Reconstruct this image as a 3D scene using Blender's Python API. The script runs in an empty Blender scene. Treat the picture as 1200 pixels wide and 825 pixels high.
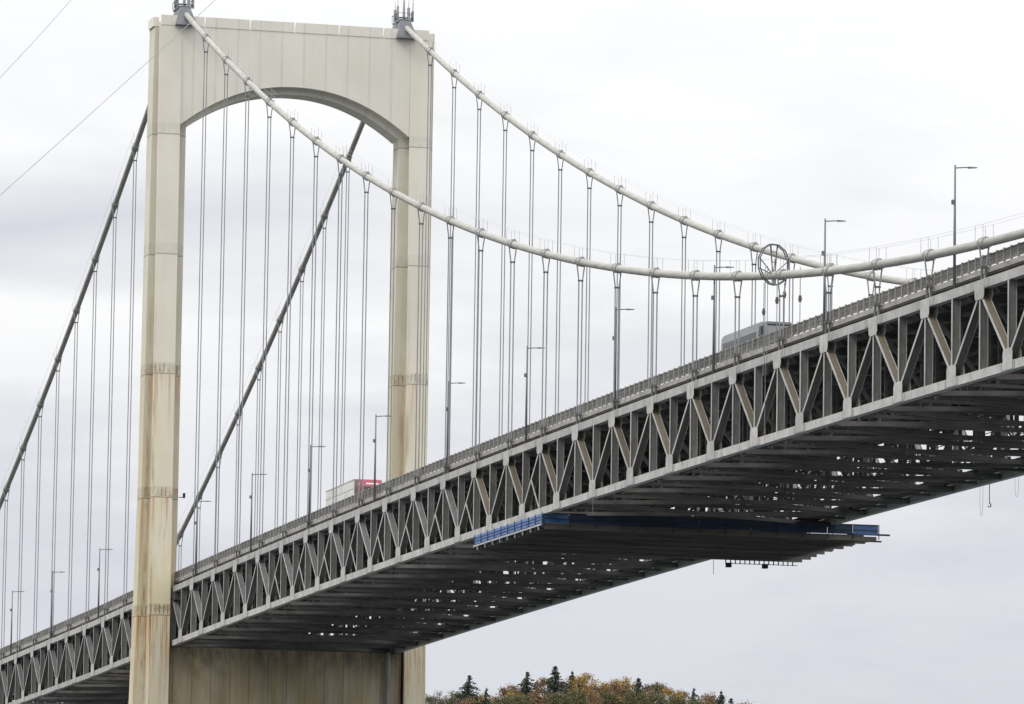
import bpy, math, random
from math import sin, cos, pi, radians
random.seed(7)
S = bpy.context.scene
C = S.collection
ZO = 56.0                      # height of the deck datum above the river at the tower
P = 12.2                       # distance between two hangers
W = 28.42                      # distance between the two cable planes
GS = 30.8145; PS = 12.821      # side span: first hanger, spacing
KM, KS = 34, 13                # panels built of the main span and of the side span

# ------------------------------------------------------------------ profiles
COR = [(-180, 0.7), (-106, .35), (-50, -.05), (0, 0.0), (60, 0.0), (120, 0.0), (180, 0.0), (240, 0.0), (300, 0.0), (420, 0.0)]
def cor(x):
    for (a, u), (b, v) in zip(COR, COR[1:]):
        if x <= b:
            t = max(0.0, (x - a) / (b - a)); return u + (v - u) * t
    return COR[-1][1]
def deck(x):
    if x >= 0:
        return ZO + 2.6271 * x / 100 - 0.42097 * (x / 100) ** 2 + cor(x)
    return ZO + 0.264 + 2.941 * x / 100 - 0.264 * max(0, 1 + x / 30) + cor(x)
def cable(x):
    if x > -3.5:
        t = x / 100; return ZO + 72.383 - 40.413 * t + 6.242 * t * t
    t = x / 100; return ZO + 74.736 + 49.438 * t + 5.207 * t * t

# ------------------------------------------------------------------ mesh helpers
class MB:
    def __init__(s): s.v = []; s.f = []; s.m = []
    def poly(s, pts, faces, mi=0):
        n = len(s.v); s.v += [tuple(p) for p in pts]
        s.f += [tuple(n + i for i in f) for f in faces]; s.m += [mi] * len(faces); return s
    def hexa(s, b, t, mi=0):
        return s.poly(list(b) + list(t), [(3, 2, 1, 0), (4, 5, 6, 7), (0, 1, 5, 4), (1, 2, 6, 5), (2, 3, 7, 6), (3, 0, 4, 7)], mi)
    def box(s, x0, x1, y0, y1, z0, z1, mi=0):
        return s.hexa([(x0, y0, z0), (x1, y0, z0), (x1, y1, z0), (x0, y1, z0)], [(x0, y0, z1), (x1, y0, z1), (x1, y1, z1), (x0, y1, z1)], mi)
    def beam(s, a, b, w, h, mi=0, up=None):
        """box from a to b: w along the side vector, h along the other"""
        d = [b[i] - a[i] for i in range(3)]; L = math.sqrt(sum(c * c for c in d)) or 1e-6; d = [c / L for c in d]
        u = up or ((0, 1, 0) if abs(d[1]) < .7 else (1, 0, 0))
        sv = [u[i] - sum(u[j] * d[j] for j in range(3)) * d[i] for i in range(3)]
        l = math.sqrt(sum(c * c for c in sv)); sv = [c / l for c in sv]
        n = [d[1] * sv[2] - d[2] * sv[1], d[2] * sv[0] - d[0] * sv[2], d[0] * sv[1] - d[1] * sv[0]]
        def q(p): return [tuple(p[i] + sv[i] * w / 2 * A + n[i] * h / 2 * B for i in range(3)) for A, B in ((-1, -1), (1, -1), (1, 1), (-1, 1))]
        return s.hexa(q(a), q(b), mi)
    def tube(s, pts, r, n=8, mi=0, cap=True):
        rings = []; N = len(pts); base = len(s.v)
        for i, p in enumerate(pts):
            a = pts[max(0, i - 1)]; b = pts[min(N - 1, i + 1)]
            d = [b[j] - a[j] for j in range(3)]; L = math.sqrt(sum(c * c for c in d)) or 1e-6; d = [c / L for c in d]
            u = (0, 1, 0) if abs(d[1]) < .8 else (1, 0, 0)
            e = [u[1] * d[2] - u[2] * d[1], u[2] * d[0] - u[0] * d[2], u[0] * d[1] - u[1] * d[0]]
            l = math.sqrt(sum(c * c for c in e)); e = [c / l for c in e]
            g = [d[1] * e[2] - d[2] * e[1], d[2] * e[0] - d[0] * e[2], d[0] * e[1] - d[1] * e[0]]
            rr = r[i] if isinstance(r, (list, tuple)) else r
            s.v += [tuple(p[j] + rr * (cos(2 * pi * k / n) * e[j] + sin(2 * pi * k / n) * g[j]) for j in range(3)) for k in range(n)]
        for i in range(N - 1):
            for k in range(n):
                a = base + i * n + k; b = base + i * n + (k + 1) % n
                s.f.append((a, b, b + n, a + n)); s.m.append(mi)
        if cap:
            s.f.append(tuple(base + k for k in range(n))[::-1]); s.m.append(mi)
            s.f.append(tuple(base + (N - 1) * n + k for k in range(n))); s.m.append(mi)
        return s
    def prism(s, out, y0, y1, mi=0):
        """outline in x,z extruded along y"""
        n = len(out)
        return s.poly([(x, y0, z) for x, z in out] + [(x, y1, z) for x, z in out],
                      [tuple(range(n)), tuple(range(2 * n - 1, n - 1, -1))] + [(i, i + n, (i + 1) % n + n, (i + 1) % n) for i in range(n)], mi)
    def build(s, name, mats, parent=None, smooth=False, loc=None):
        me = bpy.data.meshes.new(name)
        if loc: s.v = [(a - loc[0], b - loc[1], c - loc[2]) for a, b, c in s.v]
        me.from_pydata(s.v, [], s.f)
        for m in (mats if isinstance(mats, (list, tuple)) else [mats]): me.materials.append(m)
        me.polygons.foreach_set('material_index', s.m)
        if smooth: me.polygons.foreach_set('use_smooth', [True] * len(s.f))
        me.update()
        o = bpy.data.objects.new(name, me); C.objects.link(o)
        if loc: o.location = loc
        if parent: o.parent = parent
        return o
def tag(o, label=None, cat=None, group=None, kind=None):
    if label: o['label'] = label
    if cat: o['category'] = cat
    if group: o['group'] = group
    if kind: o['kind'] = kind
    return o
def empty(name, loc=(0, 0, 0), rz=0):
    o = bpy.data.objects.new(name, None); C.objects.link(o); o.location = loc; o.rotation_euler = (0, 0, rz); return o
def copy_tree(o, parent=None):
    c = o.copy(); C.objects.link(c); c.parent = parent
    for ch in o.children: copy_tree(ch, c)
    return c

# ------------------------------------------------------------------ materials
def mat(name, col, rough=.6, metal=0.0, var=.12, scale=(.6, .6, .6), bump=0.0, col2=None, rust=0.0, rnd=0.0):
    m = bpy.data.materials.new(name); m.use_nodes = True; nt = m.node_tree; N = nt.nodes; L = nt.links
    b = N['Principled BSDF']; b.inputs['Roughness'].default_value = rough; b.inputs['Metallic'].default_value = metal
    geo = N.new('ShaderNodeNewGeometry'); mp = N.new('ShaderNodeMapping'); mp.inputs['Scale'].default_value = scale
    L.new(geo.outputs['Position'], mp.inputs['Vector'])
    nz = N.new('ShaderNodeTexNoise'); nz.inputs['Scale'].default_value = 1; nz.inputs['Detail'].default_value = 6; nz.inputs['Roughness'].default_value = .62
    L.new(mp.outputs[0], nz.inputs['Vector'])
    mr = N.new('ShaderNodeMapRange'); mr.inputs[1].default_value = .3; mr.inputs[2].default_value = .7; L.new(nz.outputs[0], mr.inputs[0])
    mx = N.new('ShaderNodeMix'); mx.data_type = 'RGBA'
    c2 = col2 or tuple(c * (1 - 2 * var) for c in col)
    c1 = tuple(min(1, c * (1 + var * .5)) for c in col)
    mx.inputs[6].default_value = (*c1, 1); mx.inputs[7].default_value = (*c2, 1)
    L.new(mr.outputs[0], mx.inputs[0]); src = mx.outputs[2]
    def mth(op, a, c):
        n = N.new('ShaderNodeMath'); n.operation = op
        for i, q in enumerate((a, c)):
            if isinstance(q, (int, float)): n.inputs[i].default_value = q
            else: L.new(q, n.inputs[i])
        return n.outputs[0]
    oi = N.new('ShaderNodeObjectInfo')
    if rust:      # rust runs and patches, more on some members than on others
        m2 = N.new('ShaderNodeMapping'); m2.inputs['Scale'].default_value = (1.6, 1.6, .45); L.new(geo.outputs['Position'], m2.inputs['Vector'])
        n2 = N.new('ShaderNodeTexNoise'); n2.inputs['Scale'].default_value = 1; n2.inputs['Detail'].default_value = 7; n2.inputs['Roughness'].default_value = .7; L.new(m2.outputs[0], n2.inputs['Vector'])
        r2 = N.new('ShaderNodeMapRange'); r2.inputs[1].default_value = .56; r2.inputs[2].default_value = .68; L.new(n2.outputs[0], r2.inputs[0])
        x2 = N.new('ShaderNodeMix'); x2.data_type = 'RGBA'; x2.inputs[7].default_value = (.17, .10, .055, 1)
        L.new(mth('MULTIPLY', mth('MULTIPLY', r2.outputs[0], rust), mth('ADD', .35, mth('MULTIPLY', oi.outputs['Random'], 1.0))), x2.inputs[0]); L.new(src, x2.inputs[6]); src = x2.outputs[2]
    if rnd:
        hs = N.new('ShaderNodeHueSaturation'); L.new(src, hs.inputs['Color']); L.new(mth('ADD', 1 - rnd / 2, mth('MULTIPLY', oi.outputs['Random'], rnd)), hs.inputs['Value']); src = hs.outputs[0]
    L.new(src, b.inputs['Base Color'])
    if bump:
        bp = N.new('ShaderNodeBump'); bp.inputs['Strength'].default_value = bump; bp.inputs['Distance'].default_value = .05
        L.new(nz.outputs[0], bp.inputs['Height']); L.new(bp.outputs[0], b.inputs['Normal'])
    return m, mx, nt
def M_(*a, **k): return mat(*a, **k)[0]

def concrete(name, col, col2, rust=1.0, form=False, low=0.0):
    """weathered tower concrete: cloudy tone, rain streaks, rust under the pour joints"""
    m = bpy.data.materials.new(name); m.use_nodes = True; nt = m.node_tree; N = nt.nodes; L = nt.links
    b = N['Principled BSDF']; b.inputs['Roughness'].default_value = .85
    geo = N.new('ShaderNodeNewGeometry'); sx = N.new('ShaderNodeSeparateXYZ'); L.new(geo.outputs['Position'], sx.inputs[0])
    def noise(sc, det=5, rg=.6):
        mp = N.new('ShaderNodeMapping'); mp.inputs['Scale'].default_value = sc; L.new(geo.outputs['Position'], mp.inputs['Vector'])
        n = N.new('ShaderNodeTexNoise'); n.inputs['Scale'].default_value = 1; n.inputs['Detail'].default_value = det; n.inputs['Roughness'].default_value = rg
        L.new(mp.outputs[0], n.inputs['Vector']); return n.outputs[0]
    def mr(src, a, b_, c=0, d=1, clamp=True):
        n = N.new('ShaderNodeMapRange'); n.inputs[1].default_value = a; n.inputs[2].default_value = b_; n.inputs[3].default_value = c; n.inputs[4].default_value = d; n.clamp = clamp
        L.new(src, n.inputs[0]); return n.outputs[0]
    def mth(op, x, y=None):
        n = N.new('ShaderNodeMath'); n.operation = op
        for i, s in enumerate((x, y)):
            if s is None: continue
            if isinstance(s, (int, float)): n.inputs[i].default_value = s
            else: L.new(s, n.inputs[i])
        return n.outputs[0]
    def mix(f, a, c):
        n = N.new('ShaderNodeMix'); n.data_type = 'RGBA'
        if isinstance(f, (int, float)): n.inputs[0].default_value = f
        else: L.new(f, n.inputs[0])
        for i, s in ((6, a), (7, c)):
            if isinstance(s, tuple): n.inputs[i].default_value = (*s, 1)
            else: L.new(s, n.inputs[i])
        return n.outputs[2]
    c = mix(mr(noise((.25, .25, .12)), .35, .65), col, col2)
    st = mr(noise((1.6, 1.6, .05), 6, .7), .52, .8)
    c = mix(mth('MULTIPLY', st, .12), c, tuple(k * .6 for k in col2))
    yl = mr(sx.outputs[2], ZO + 45, ZO + 5)                       # lime and lichen grow towards the water
    c = mix(mth('MULTIPLY', mth('MULTIPLY', yl, mr(noise((.5, .5, .1)), .3, .62)), .8), c, (col2[0] * 1.0, col2[1] * .93, col2[2] * .68))
    tot = None
    for zj, s_, ln in ((ZO + 57.3, .0, 5), (ZO + 42.2, .04, 6), (ZO + 27.2, .6, 10), (ZO + 11.8, .7, 14), (ZO - 2.8, 1.15, 15)):
        below = mth('MULTIPLY', mth('GREATER_THAN', sx.outputs[2], -1e6), mth('LESS_THAN', sx.outputs[2], zj))
        fall = mth('MULTIPLY', below, mr(sx.outputs[2], zj - ln, zj))
        f = mth('MULTIPLY', mth('POWER', fall, 1.5), s_ * rust)
        tot = f if tot is None else mth('MAXIMUM', tot, f)
        band = mth('MULTIPLY', mth('GREATER_THAN', sx.outputs[2], zj - .1), mth('LESS_THAN', sx.outputs[2], zj + 1.35))
        bn = mr(noise((2.5, 2.5, .9), 3), .35, .6, .1, .55)
        c = mix(mth('MULTIPLY', band, mth('MULTIPLY', bn, .5 if s_ < .3 else .75)), c, tuple(k * .58 for k in col2))
        if s_ > .3:
            c = mix(mth('MULTIPLY', band, mr(noise((.8, .8, .8), 5, .7), .48, .62, 0, .75 * min(1, s_))), c, (.34, .20, .08))
            hf = mth('LESS_THAN', mth('FRACT', mth('MULTIPLY', sx.outputs[1], 1.9)), .28)
            hb = mth('MULTIPLY', mth('GREATER_THAN', sx.outputs[2], zj + .1), mth('LESS_THAN', sx.outputs[2], zj + 1.2))
            c = mix(mth('MULTIPLY', mth('MULTIPLY', hf, hb), mr(noise((.9, .9, .4), 3), .42, .55, 0, .8)), c, (.22, .15, .09))
        line = mth('MULTIPLY', mth('GREATER_THAN', sx.outputs[2], zj - .12), mth('LESS_THAN', sx.outputs[2], zj + .02))
        c = mix(mth('MULTIPLY', line, .7), c, tuple(k * .35 for k in col2))
    rn = mr(noise((2.1, 2.1, .06), 6, .8), .47, .58)
    c = mix(mth('MULTIPLY', mth('MULTIPLY', tot, rn), .95), c, (.40, .19, .05))
    gr = None                        # rust weeping down the re-entrant groove of each leg
    for yg, wd in ((-3.35, .45), (W + .6, .5)):
        g1 = mr(mth('ABSOLUTE', mth('SUBTRACT', sx.outputs[1], yg)), wd, .05)
        gr = g1 if gr is None else mth('MAXIMUM', gr, g1)
    gr = mth('MULTIPLY', mth('MULTIPLY', gr, mr(noise((.8, .8, .16), 4, .7), .44, .6)), mr(sx.outputs[2], ZO + 44, ZO + 8, 0, .75 * min(1, rust)))
    c = mix(gr, c, (.24, .135, .06))
    if form:   # formwork joints of the portal beam
        fr = mth('FRACT', mth('DIVIDE', mth('ADD', sx.outputs[1], .4), 2.83))
        ln = mth('LESS_THAN', mth('ABSOLUTE', mth('SUBTRACT', fr, .5)), .055)
        c = mix(mth('MULTIPLY', ln, mr(noise((.5, .5, .3)), .3, .7, .12, .42)), c, tuple(k * .72 for k in col2))
    if low:
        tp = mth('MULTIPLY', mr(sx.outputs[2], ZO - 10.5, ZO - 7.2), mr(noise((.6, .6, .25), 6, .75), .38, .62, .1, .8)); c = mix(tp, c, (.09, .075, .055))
        zz = mr(noise((.7, .7, .06), 6, .7), .3, .7)
        c = mix(mth('MULTIPLY', zz, low), c, (.10, .075, .045))
        fr = mth('FRACT', mth('DIVIDE', sx.outputs[1], 2.4)); ln = mth('LESS_THAN', fr, .04)
        c = mix(mth('MULTIPLY', ln, .5), c, (.07, .055, .04))
    L.new(c, b.inputs['Base Color'])
    bp = N.new('ShaderNodeBump'); bp.inputs['Strength'].default_value = .35; bp.inputs['Distance'].default_value = .03
    L.new(noise((1.5, 1.5, 1.0), 8, .7), bp.inputs['Height']); L.new(bp.outputs[0], b.inputs['Normal'])
    return m

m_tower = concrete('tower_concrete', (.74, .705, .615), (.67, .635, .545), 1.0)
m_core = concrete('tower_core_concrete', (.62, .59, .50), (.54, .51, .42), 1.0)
m_beam = concrete('beam_concrete', (.73, .70, .625), (.67, .64, .565), .1, form=True)
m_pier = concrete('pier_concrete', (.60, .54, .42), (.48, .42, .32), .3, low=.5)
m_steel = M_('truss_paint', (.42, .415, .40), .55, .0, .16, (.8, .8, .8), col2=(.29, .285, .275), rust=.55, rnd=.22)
m_slope = M_('shaded_slope_paint', (.12, .12, .118), .6, 0, .2, (.35, 1.5, .9), col2=(.08, .077, .07), rust=.4, rnd=.3)  # down-facing diagonals: their shade is put into the darker colour
m_member = M_('shaded_web_paint', (.18, .18, .172), .6, 0, .2, (.35, 1.5, .9), col2=(.125, .12, .105), rust=.6, rnd=.35)  # web sides: dirt, and the shade under the deck, put into the colour
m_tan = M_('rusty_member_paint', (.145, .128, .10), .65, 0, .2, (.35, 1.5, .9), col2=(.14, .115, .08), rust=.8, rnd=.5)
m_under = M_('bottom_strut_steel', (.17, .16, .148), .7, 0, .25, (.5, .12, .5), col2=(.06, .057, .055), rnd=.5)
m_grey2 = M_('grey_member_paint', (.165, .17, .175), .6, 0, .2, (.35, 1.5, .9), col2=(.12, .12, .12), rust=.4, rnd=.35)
m_dark = M_('underside_steel', (.13, .127, .125), .7, 0, .25, (.5, .12, .5), col2=(.05, .048, .046), rnd=.4)
m_splice = M_('splice_plate_paint', (.33, .33, .325), .6, 0, .2)
m_slab = M_('deck_concrete', (.34, .33, .31), .85, 0, .15, (.8, .8, 2.0), col2=(.20, .185, .17))
m_road = M_('road_asphalt', (.055, .055, .055), .9, 0, .15, (.3, .8, 1))
m_rail = M_('railing_steel', (.20, .195, .18), .6, .2, .2, (.7, .7, .7), col2=(.12, .11, .095))
m_post = M_('railing_post_steel', (.34, .34, .33), .5, .2, .1)
m_cable = M_('cable_paint', (.40, .39, .355), .55, 0, .08, (.3, 3, 3), col2=(.27, .262, .24), bump=.3)
m_band = M_('cable_band_steel', (.36, .36, .34), .55, .1, .1)
m_rope = M_('galvanised_rope', (.27, .28, .30), .5, .3, .12)
m_thin = M_('thin_wire', (.22, .23, .25), .5, .3, .1)
m_hand = M_('hand_rope_steel', (.42, .43, .45), .5, .2, .05)
m_lamp = M_('lamp_post_steel', (.16, .17, .18), .5, .4, .1)
m_house = M_('saddle_housing_steel', (.17, .18, .20), .6, .1, .2, (1, 1, 1), col2=(.11, .115, .13))
m_ant = M_('antenna_grey', (.33, .34, .36), .5, .1, .1)
m_antd = M_('antenna_bracket_dark', (.05, .05, .055), .6, .1, .1)
m_antd2 = M_('socket_steel', (.13, .13, .135), .6, .1, .1)
m_blue = M_('blue_panel_paint', (.12, .22, .46), .5, 0, .15, (1.2, 1.2, 4), col2=(.035, .09, .27))
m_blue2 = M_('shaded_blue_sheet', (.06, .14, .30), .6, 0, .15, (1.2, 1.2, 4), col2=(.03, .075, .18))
m_navy = M_('navy_shade', (.022, .04, .085), .8, 0, .2)  # blue end panels as they look in the deck's shade, painted in
m_plank = M_('scaffold_plank', (.13, .12, .105), .8, 0, .3, (.6, .2, .5))
m_alu = M_('scaffold_aluminium', (.42, .43, .44), .5, .2, .15)
m_black = M_('black_steel', (.03, .03, .032), .6, .2, .1)
m_glass = M_('dark_glass', (.03, .035, .04), .4, 0, .1)
m_busgrey = M_('coach_paint_grey', (.31, .32, .33), .4, .1, .06)
m_white = M_('trailer_white', (.66, .66, .63), .5, 0, .07, (.6, .6, .8), col2=(.50, .49, .46))
m_red = M_('cab_red', (.30, .05, .08), .45, 0, .08)
m_tyre = M_('tyre_rubber', (.025, .025, .025), .9, 0, .1)
m_chrome = M_('rim_steel', (.5, .5, .5), .35, .6, .1)
m_lampglass = M_('lamp_lens', (.6, .6, .58), .2, 0, .05)

# ------------------------------------------------------------------ the bridge
bridge = empty('suspension_bridge', (0, 0, 0))
tag(bridge, 'long grey truss deck suspension bridge hung from a pale concrete portal tower', 'bridge')

def ts(z):                       # 0 at the top of the tower, 1 near the water
    return max(0.0, min(1.0, (ZO + 71 - z) / 85.0))
def leg(side):
    mb = MB()
    cy = 0 if side < 0 else W
    def Y(v): return v if side < 0 else W - v
    zs = [1.0, ZO - 30, ZO - 14, ZO, ZO + 12, ZO + 30, ZO + 50, ZO + 71.0]
    def ring(z, kind):
        t = (ZO + 71 - z) / 85.0
        xf = 0.0 + 1.6 * t
        if kind == 'f': x1, x0, yo, yi = xf, xf - .32, -3.35 + .12 * t, -.52 - .2 * t
        elif kind == 'n': x1, x0, yo, yi = xf - .31, -2.6, -2.95, -.95
        else:
            x1 = -.9 - 1.2 * t; x0 = -4.2 - .15 * t - .9 * max(0, t - .7)
            yo = -3.8 - .28 * t - 1.2 * max(0, t - .7); yi = .42 + .22 * min(1, t * 1.4)
            if z < ZO - 1.0: yi = min(yi, -.3)
        ys = (Y(yo), Y(yi))
        a, b = min(ys), max(ys)
        return [(x0, a, z), (x1, a, z), (x1, b, z), (x0, b, z)]
    for kind in ('f', 'n', 'c'):
        for z0, z1 in zip(zs, zs[1:]):
            pass
        zz = list(zs)
        if kind == 'c': zz = [1.0, ZO - 30, ZO - 14, ZO - 1.02, ZO - .98, ZO, ZO + 12, ZO + 30, ZO + 50, ZO + 71.0 - .12]
        pts = []; faces = []
        for z in zz: pts += ring(z, kind)
        for i in range(len(zz) - 1):
            for k in range(4):
                a = 4 * i + k; b = 4 * i + (k + 1) % 4
                faces.append((a, b, b + 4, a + 4))
        n = len(zz) * 4
        faces += [(3, 2, 1, 0), (n - 4, n - 3, n - 2, n - 1)]
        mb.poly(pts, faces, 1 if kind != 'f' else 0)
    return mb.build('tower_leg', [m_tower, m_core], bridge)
legs = [leg(-1), leg(1)]
# portal beam with its arch: front rib and a thicker core behind, whose arch hangs lower
def arch_z(y, y0, y1, zs_, zc):
    u = (y - (y0 + y1) / 2) / ((y1 - y0) / 2); u = max(-1, min(1, u))
    return zs_ + (zc - zs_) * (1 - abs(u) ** 2.15)
def portal(mb, y0, y1, zsp, zcr, ztop, x0, x1, n=48):
    pts = []; faces = []
    for i in range(n + 1):
        y = y0 + (y1 - y0) * i / n; za = arch_z(y, y0, y1, zsp, zcr)
        pts += [(x1, y, za), (x1, y, ztop), (x0, y, ztop), (x0, y, za)]
    for i in range(n):
        a = 4 * i
        for k in range(4): faces.append((a + k, a + (k + 1) % 4, a + 4 + (k + 1) % 4, a + 4 + k))
    faces += [(0, 1, 2, 3), (4 * n + 3, 4 * n + 2, 4 * n + 1, 4 * n)]
    mb.poly(pts, faces)
mb = MB()
portal(mb, -.515, W + .515, ZO + 58.5, ZO + 64.05, ZO + 71.0, -1.596, -.004)
portal(mb, .425, W - .425, ZO + 58.3, ZO + 63.35, ZO + 70.8, -4.99, -1.604)
pbeam = mb.build('portal_beam', m_beam, bridge)
# parapet blocks on top
edges = [-3.28, 2.42, 8.2, 13.95, 19.66, 25.42, 31.3 + .1]
for a, b in zip(edges, edges[1:]):
    MB().box(-.35, .06, a + .1, b - .1, ZO + 71.003, ZO + 72.25).build('parapet_block', m_beam, bridge)
for a, b, x0, x1 in ((-4.0, -3.30, -4.8, -.85), (W + 3.12, W + 3.85, -4.8, -.85)):
    MB().box(x0 + .65, x1, a, b, ZO + 70.89, ZO + 72.05).build('parapet_block', m_beam, bridge)
for a, b in zip(edges, edges[1:]):
    MB().box(-4.95, -4.55, a + .1, b - .1, ZO + 70.9, ZO + 72.1).build('parapet_block', m_beam, bridge)
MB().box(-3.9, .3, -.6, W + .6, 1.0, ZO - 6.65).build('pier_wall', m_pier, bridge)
MB().box(-3.7, .1, .7, W - .7, ZO - 6.645, ZO - 4.6).build('added_gap_beam', m_dark, bridge)  # dark beam added to close the bright gap above the pier wall
pw = MB(); pw.tube([(.95, W - 1.2, 1), (.95, W - 1.2, ZO - 6.6)], .32, 12)
pw.build('drain_pipe', M_('drain_pipe_steel', (.24, .235, .225), .5, .3), bridge)
# bearing bracket where the deck passes the leg
MB().box(-3.0, 1.9, -.28, .9, ZO - .9, ZO + .35).build('bearing_bracket', m_dark, bridge)
MB().box(-3.0, 1.9, W - .9, W + .28, ZO - .9, ZO + .35).build('bearing_bracket', m_dark, bridge)
for yy, s in ((0, 1), (W, -1)):
    h = MB(); z0, z1 = ZO + 71.0, ZO + 73.4
    h.hexa([(-5.4, yy - 1.45, z0), (.95, yy - 1.45, z0 + .0), (.95, yy + 1.15, z0), (-5.4, yy + 1.15, z0)],
           [(-3.8, yy - .75, z1), (-.35, yy - .75, z1), (-.35, yy + .55, z1), (-3.8, yy + .55, z1)])
    h.box(-4.2, -.9, yy - .9, yy + .8, z1 + .003, z1 + .22)
    hh = h.build('saddle_housing', m_house, bridge)
    rl = MB()
    for k in range(5):
        x = -4.1 + k * .78
        for y in (yy - .95, yy + .95): rl.beam((x, y, z1 + .225), (x, y, z1 + 1.1), .05, .05)
    for y in (yy - .95, yy + .95): rl.beam((-4.1, y, z1 + 1.1), (-.98, y, z1 + 1.1), .05, .05)
    for x in (-4.1, -.98): rl.beam((x, yy - .95, z1 + 1.1), (x, yy + .95, z1 + 1.1), .05, .05)
    rl.build('platform_railing', m_antd, hh)

# main cables
for yy in (0, W):
    mb = MB()
    xs = [-172 + i * 4 for i in range(0, 43)]
    pts = [(x, yy, cable(x)) for x in xs if x < -5] + [(-3.5, yy, ZO + 73.35)] + [(x, yy, cable(x)) for x in [0 + i * 4.07 for i in range(0, 104)]]
    mb.tube(pts, .345, 16)
    cab = mb.build('main_cable', m_cable, bridge, smooth=True)
    ks = [(k * P) for k in range(1, KM)]; kss = [-(GS + k * PS) for k in range(0, 11)]
    for s, arr in ((-.5, ks), (.5, ks), (-.5, kss), (.5, kss)):
        if 1:
            hr = MB(); pr = None
            for x in arr:
                z = cable(x); slope = (cable(x + .5) - cable(x - .5)); n = math.hypot(1, slope); d = (1 / n, slope / n)
                tops = []
                for e in (-.85, .85):
                    b = (x + e * d[0], yy + s * .8, z + e * d[1] + .2); t = (b[0], yy + s * .8, b[2] + 1.15)
                    hr.beam(b, t, .03, .03)
                    tops.append(t)
                tops.sort(key=lambda q: q[0], reverse=(arr is kss))
                if pr: hr.tube([pr, tops[0]], .01, 4); 
                hr.tube([tops[0], tops[1]], .01, 4)
                pr = tops[1]
            hr.build('hand_rope', m_hand, cab)
    for x in ks + kss:
        z = cable(x); slope = (cable(x + .5) - cable(x - .5)); n = math.hypot(1, slope); d = (1 / n, slope / n)
        b = MB(); a_ = (x - .62 * d[0], yy, z - .62 * d[1]); c_ = (x + .62 * d[0], yy, z + .62 * d[1])
        b.tube([a_, c_], .40, 14)
        for e in (-.5, .5):
            p = (x + e * d[0], yy, z + e * d[1]); q = (p[0] + .14 * d[0], yy, p[2] + .14 * d[1]); o_ = (p[0] - .07 * d[0], yy, p[2] - .07 * d[1])
            b.tube([o_, (o_[0] + .14 * d[0], yy, o_[2] + .14 * d[1])], .445, 14)
        # bolt lugs above
        b.box(x - .55, x + .55, yy - .16, yy + .16, z + .30, z + .44)
        b.build('cable_band', m_band, cab)
# hangers
def hanger(x, yy):
    z = cable(x); zb = deck(x) + .60
    mb = MB(); spread = .17; zc = z - 1.75
    if zc < zb + .8: zc = zb + .8
    for s in (-1, 1):
        mb.tube([(x, yy + s * .41, z + .1), (x, yy + s * .38, z - .2), (x, yy + s * spread, zc), (x, yy + s * spread, zb)], .062, 6)
    o = mb.build('hanger', m_rope, bridge)
    c = MB(); c.box(x - .1, x + .1, yy - .25, yy + .25, zc - .07, zc + .07); c.build('rope_spreader', m_antd2, o)
    k = MB()
    for s in (-1, 1):
        k.tube([(x, yy + s * spread, zb), (x, yy + s * spread, zb + min(1.3, max(.2, zc - zb - .2)))], .105, 8)
    k.box(x - .16, x + .16, yy - .3, yy + .3, zb + 1.0, zb + 1.14)
    k.build('rope_socket', m_antd2, o)
for yy in (0, W):
    for k in range(1, KM): hanger(k * P, yy)
    for k in range(0, 11): hanger(-(GS + k * PS), yy)

# ---- stiffening trusses
YO = .32                                             # half depth of the truss members across the bridge
TC = (.04, .74); BC = (-6.62, -5.95)                 # chords, relative to the deck line
def truss_panels():
    return [(0.5 * P * i) for i in range(1, 2 * KM + 1)]
def chord(mb, xs, yy, lo, hi, w=YO, mi=0):
    pts = []; faces = []
    for x in xs:
        z = deck(x)
        pts += [(x, yy - w, z + lo), (x, yy + w, z + lo), (x, yy + w, z + hi), (x, yy - w, z + hi)]
    for i in range(len(xs) - 1):
        for k in range(4):
            a = 4 * i + k; b = 4 * i + (k + 1) % 4; faces.append((a, a + 4, b + 4, b))
    n = 4 * len(xs); faces += [(0, 1, 2, 3), (n - 1, n - 2, n - 3, n - 4)]
    mb.poly(pts, faces, mi)
main_nodes = [i * P / 2 for i in range(0, 2 * KM + 1)]         # odd: bottom gusset, even: top gusset
side_nodes = [-(GS - PS) - i * PS / 2 + 0 for i in range(-1, 2 * KS + 1)]
# side truss: even i -> hanger node (top gusset)
side_nodes = [(-(GS - PS) - i * PS / 2) for i in range(-2, 2 * KS + 1)]
side_idx = list(range(-2, 2 * KS + 1))
def gplate(mb, x, up, yf, s):
    """plate lapped over the chord and reaching out to the diagonals, with a wider splice plate along the chord"""
    w = 1.02; lo, hi = (BC[0] + .06, BC[1] + .95) if up else (TC[0] - .78, TC[1] - .05)
    d = deck
    if up: out = [(x - w, d(x - w) + lo), (x + w, d(x + w) + lo), (x + w, d(x) + hi - .3), (x + w * .8, d(x) + hi), (x - w * .8, d(x) + hi), (x - w, d(x) + hi - .3)]
    else: out = [(x - w, d(x - w) + hi), (x - w, d(x) + lo + .3), (x - w * .8, d(x) + lo), (x + w * .8, d(x) + lo), (x + w, d(x) + lo + .3), (x + w, d(x + w) + hi)]
    mb.prism(out, yf, yf + s * .03)
    c = BC if up else TC
    e = w + (1.0 if not up else .45)
    for (p, q) in ((x - e, x - w - .02), (x + w + .02, x + e)):
        mb.prism([(p, d(p) + c[0] + .07), (q, d(q) + c[0] + .07), (q, d(q) + c[1] - .07), (p, d(p) + c[1] - .07)], yf - s * .008, yf + s * .014, 1)
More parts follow.
